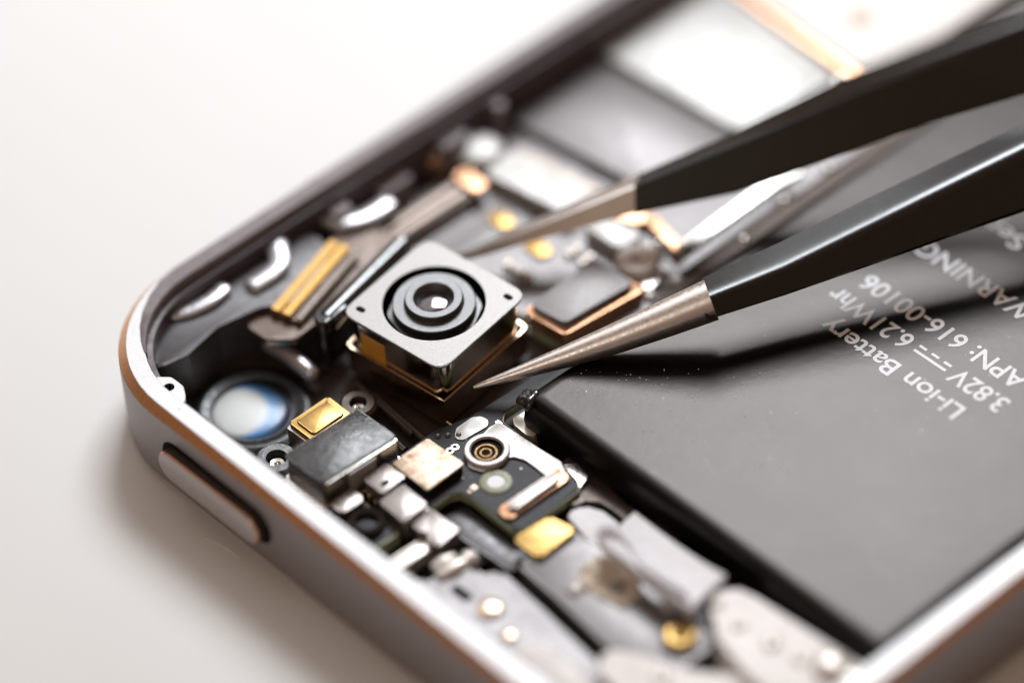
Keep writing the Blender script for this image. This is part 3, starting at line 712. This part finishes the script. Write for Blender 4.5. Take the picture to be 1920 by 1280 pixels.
# copper connectors near the long edge
slab('connector', roundpoly([(4.6, 23.0), (6.6, 23.0), (6.7, 31.2), (4.7, 31.2)], .2), 2.83, 3.7, M_brown, lb, .1)
for k in range(2):
    slab('contact_row', rect(4.9 + k * .9, 5.5 + k * .9, 23.4, 30.0, .1), 3.7, 3.95, M_beige, lb, .1)
slab('connector_end', rect(4.6, 6.9, 30.4, 31.6, .2), 3.7, 4.1, M_copper, lb, .2)
# bracket with round head
br = thing('shield_bracket', 'shiny silver bracket bar with a round screw head at one end, beside the grey shield', 'bracket')
a, b = U(935, 300, 4.2), U(1090, 378, 4.2)
ax = (b - a).normalized(); sd = Vector((-ax.y, ax.x, 0))
bq = [a + sd * 1.45, a - sd * 1.45, b - sd * 1.45, b + sd * 1.45]
slab('bar', roundpoly([tuple(p[:2]) for p in bq], .3), 2.9, 4.1, M_shield, br, .25)
bq = [a + sd * 1.5, a + sd * 2.1, b + sd * 2.1, b + sd * 1.5]
slab('bar_edge', roundpoly([tuple(p[:2]) for p in bq], .15), 2.9, 3.9, M_beige, br, .1)
c = U(900, 275, 4.5)
lathe('screw_head', [(1.75, 2.9), (1.75, 4.1), (1.4, 4.5), (.6, 4.55), (0, 4.5)], (c.x, c.y, 0), M_shield, br, 30, 60)
c = U(822, 268, 4.5)
for q, rr, zz in ((U(822, 262, 4.6), 1.3, 4.6), (U(815, 285, 4.2), .9, 4.2)):
    lathe('lug', [(rr, 2.9), (rr, zz - .3), (rr * .7, zz), (0, zz + .05)], (q.x, q.y, 0), M_copper if rr < 1 else M_silver, br, 24, 60)

gs = thing('grey_shield', 'broad dull grey shield plate between the silver bracket and the white shield', 'shield plate')
slab('plate', roundpoly([(2.6, 37.6), (14.6, 39.2), (15.0, 46.8), (2.6, 45.8)], .4), 2.9, 3.6, M_grey, gs, .12)
ws = thing('white_shield', 'large bright white shield plate far up the board, behind the black tweezer arm', 'shield plate')
slab('plate', roundpoly([(1.95, 46.6), (15.2, 47.3), (16.2, 56.0), (2.2, 57.5)], .6), 2.9, 4.0, M_shield, ws, .25)
lathe('screw_head', [(.8, 2.9), (.8, 4.1), (.5, 4.4), (0, 4.4)], (*U(1578, 150, 4.3)[:2], 0), M_silver, ws, 24, 60)
ps = thing('pink_shield', 'blurred pinkish shield plate with brown edges in the far top corner', 'shield plate')
slab('plate', roundpoly([(2.4, 58.4), (17.0, 57.4), (18.5, 64), (18.8, 90), (2.4, 90)], .6), 2.9, 4.3, M_film, ps, .3)
slab('edge_strip', roundpoly([(2.5, 57.7), (17.3, 56.7), (17.3, 57.3), (2.5, 58.3)], .1), 2.9, 4.1, M_copper, ps, .1)
slab('dark_spot', circ(13.2, 61.5, 1.0, 20), 4.3, 4.33, M_resid, ps, 0)
# spring strip beside the battery
ss = thing('spring_strip', 'slim silver spring strip in the dark gap beside the battery', 'spring strip')
a, b = U(1275, 468, 4.6), U(1490, 312, 4.6)
v = (b - a).normalized(); s_ = Vector((-v.y, v.x, 0))
pts = [a - s_ * .42, b - s_ * .42 - v * 2, b - s_ * .8, b + s_ * .8, b + s_ * .42 - v * 2.2, a + s_ * .42]
slab('strip', roundpoly([tuple(p[:2]) for p in pts], .25), 3.9, 4.6, M_silver, ss, .12)
slab('strip_foot', roundpoly(poly(3.6, [(1205, 405), (1222, 398), (1285, 462), (1268, 472)]), .2), 2.2, 3.6, M_copper, ss, .1)
rl = thing('side_rail', 'dark rail with small round rivets between the logic board and battery', 'rail')
slab('rail', [(22.2, 34.6), (24.1, 27.0), (24.2, 27.0), (24.2, 90), (22.2, 90)], 1.2, 3.6, M_strap, rl, .1)
for a, b in ((1470, 372), (1553, 312), (1395, 445), (1235, 452)):
    c = U(a, b, 3.8)
    lathe('rivet', [(.4, 3.4), (.4, 3.65), (.25, 3.8), (0, 3.85)], (c.x, c.y, 0), M_silver, rl, 18, 60)
# flex hump near the corner, between moulding and logic board
fh = thing('antenna_flex', 'curved pale grey antenna ribbon rising against the far long edge', 'ribbon cable')
pth = smooth_path([P_(590, 335, 6.2), P_(598, 370, 5.4), P_(612, 402, 4.9), P_(650, 416, 4.8), P_(695, 402, 4.8), P_(735, 375, 4.8)], 6)
finish('ribbon', tube_bm(pth, [.35] + [.55] * 10 + [.8] * 19 + [.4], 14, flat=.4), M_sheen, fh, 60)
for a, b, z in ((560, 437, 4.5), (553, 462, 4.3), (567, 480, 4.2)):
    c = U(a, b, z)
    lathe('solder_bead', [(0, .4), (.35, .25), (.5, 0), (.35, -.25), (0, -.4)], c, M_plate, fh, 18, 80)

# ------------------------------------------------------------------ tweezers
tw = thing('tweezers', 'black coated tweezers with bare pointed steel tips gripping the camera module', 'tweezers')
# front arm, steel point
tip, base_ = UD(888, 726, 287.0), UD(1334, 562, 285.7)
stations = [(0, .10), (.02, .17), (.08, .27), (.2, .46), (.4, .75), (.6, 1.0), (.8, 1.2), (.97, 1.36), (1.0, 1.38)]
axd = (base_ - tip).normalized(); s1_ = axd.cross(FW).normalized(); s2_ = s1_.cross(axd)
secs = []
for f_, r_ in stations:
    p = tip.lerp(base_, f_) + s1_ * (-.35 * math.sin(math.pi * f_) * .6)
    secs.append([p + (s1_ * math.cos(2 * math.pi * i / 28) + s2_ * math.sin(2 * math.pi * i / 28)) * r_ for i in range(28)])
finish('steel_point', sweep_bm(secs), M_steel, tw, 50)
# front arm, coated shank
def shank(st, name, th=.85):
    secs = []
    for x, yt, yr, yb, d in st:
        k = th * (1 + (x - 1322) / 2400)
        T, Rg, Bt = UD(x - 3, yt, d + 2.1 * k), UD(x, yr, d - .2 * k), UD(x + 4, yb, d + .25 * k)
        Tb, Bb = UD(x - 2, yt + 4, d + 2.7 * k), UD(x + 3, yb - 3, d + 2.5 * k)
        A_, B_ = Rg.lerp(T, .3), Rg.lerp(Bt, .22)
        arc = [A_ * (1 - f) ** 2 + Rg * 2 * f * (1 - f) + B_ * f ** 2 for f in (0, .17, .33, .5, .67, .83, 1)]
        low = [B_.lerp(Bt, f) for f in (.2, .4, .6, .8)]
        top = [T.lerp(A_, f) for f in (.2, .4, .6, .8)]
        secs.append([T] + top + arc + low + [Rg.lerp(Bt, .94), Bt.lerp(Bb, .1), Bb, Tb])
    ax = (secs[1][6] - secs[0][6]).normalized()
    lead = [p + ax * .25 for p in secs[0]]
    secs = [[p + ax * random.uniform(-.22, .12) for p in secs[0]], lead] + secs[1:]
    return finish(name, sweep_bm(secs), M_coat, tw, 25)
sA = [(1322, 520, 560, 601, 284.5), (1470, 452, 503, 553, 285.4), (1640, 367, 420, 494, 286.3), (1780, 300, 350, 444, 287.0), (1920, 233, 281, 396, 287.8), (2400, 0, 60, 230, 289.5), (3700, -560, -500, -330, 293)]
shank(sA, 'coated_arm')
# back arm: flat steel blade and coated shank
def blade(st, name, m, th):
    secs = []
    for x, yt, ym, yb, d in st:
        T, Mm, Bt = UD(x, yt, d + th), UD(x, ym, d), UD(x, yb, d + .3)
        secs.append([T, T.lerp(Mm, .9), Mm.lerp(Bt, .06), Bt, UD(x, yb - 2, d + th * 1.2), UD(x, yt + 3, d + th * 1.5)])
    return finish(name, sweep_bm(secs), m, tw, 25)
blade([(845, 482, 486, 494, 294.7), (900, 458, 466, 482, 294.4), (1000, 413, 426, 452, 294.1), (1100, 368, 386, 424, 293.7), (1196, 326, 346, 398, 293.4)], 'steel_blade', M_steel, 1.3)
blade([(1190, 330, 346, 402, 293.4), (1380, 247, 268, 362, 292.8), (1575, 153, 188, 292, 292.2), (1740, 92, 124, 232, 291.8), (1920, 22, 58, 178, 291.4), (2400, -150, -110, 20, 290.2), (3700, -620, -570, -440, 294.2)], 'coated_arm', M_coat, 1.6)

def joint_sec(x, yt, yb, d):
    return [UD(x, yt, d), UD(x, yb, d), UD(x, yb, d + 4), UD(x, yt, d + 4)]
finish('joint', sweep_bm([joint_sec(3560, -590, -270, 291.5), joint_sec(3700, -640, -320, 291.5), joint_sec(4300, -850, -560, 292), joint_sec(4360, -840, -610, 292.5)]), M_coat, tw, 25)

# ------------------------------------------------------------------ dust on the open parts
bm = bmesh.new()
for k in range(230):
    if k < 150:
        px_, py_, z_ = random.uniform(1040, 1500), random.uniform(690, 900), 5.215
        q = U(px_, py_, z_)
        if not (25.6 < q.x < 55 and 20.0 < q.y < 60): continue
    elif k < 180:
        q = U(random.uniform(830, 960), random.uniform(800, 900), 3.08)
    else:
        a_ = random.uniform(10, 30); q = Vector((a_, random.uniform(.75, 1.6), 7.0))
    r_ = random.choice((.025, .03, .04, .055))
    lathe_bm([(r_, 0), (r_ * .7, r_ * .6), (0, r_)], q, 6, bm)
du = finish('dust', bm, M_ink)
tag(du, 'fine pale dust specks scattered over the battery, board and rim', 'dust', kind='stuff')

fb = finish('fibre', tube_bm(smooth_path([U(385, 1008, .05), U(408, 1018, .05), U(430, 1030, .05), U(449, 1046, .05)]), .03, 6), M_ink)
tag(fb, 'hair thin pale fibre lying on the table in the shadow of the phone', 'fibre')
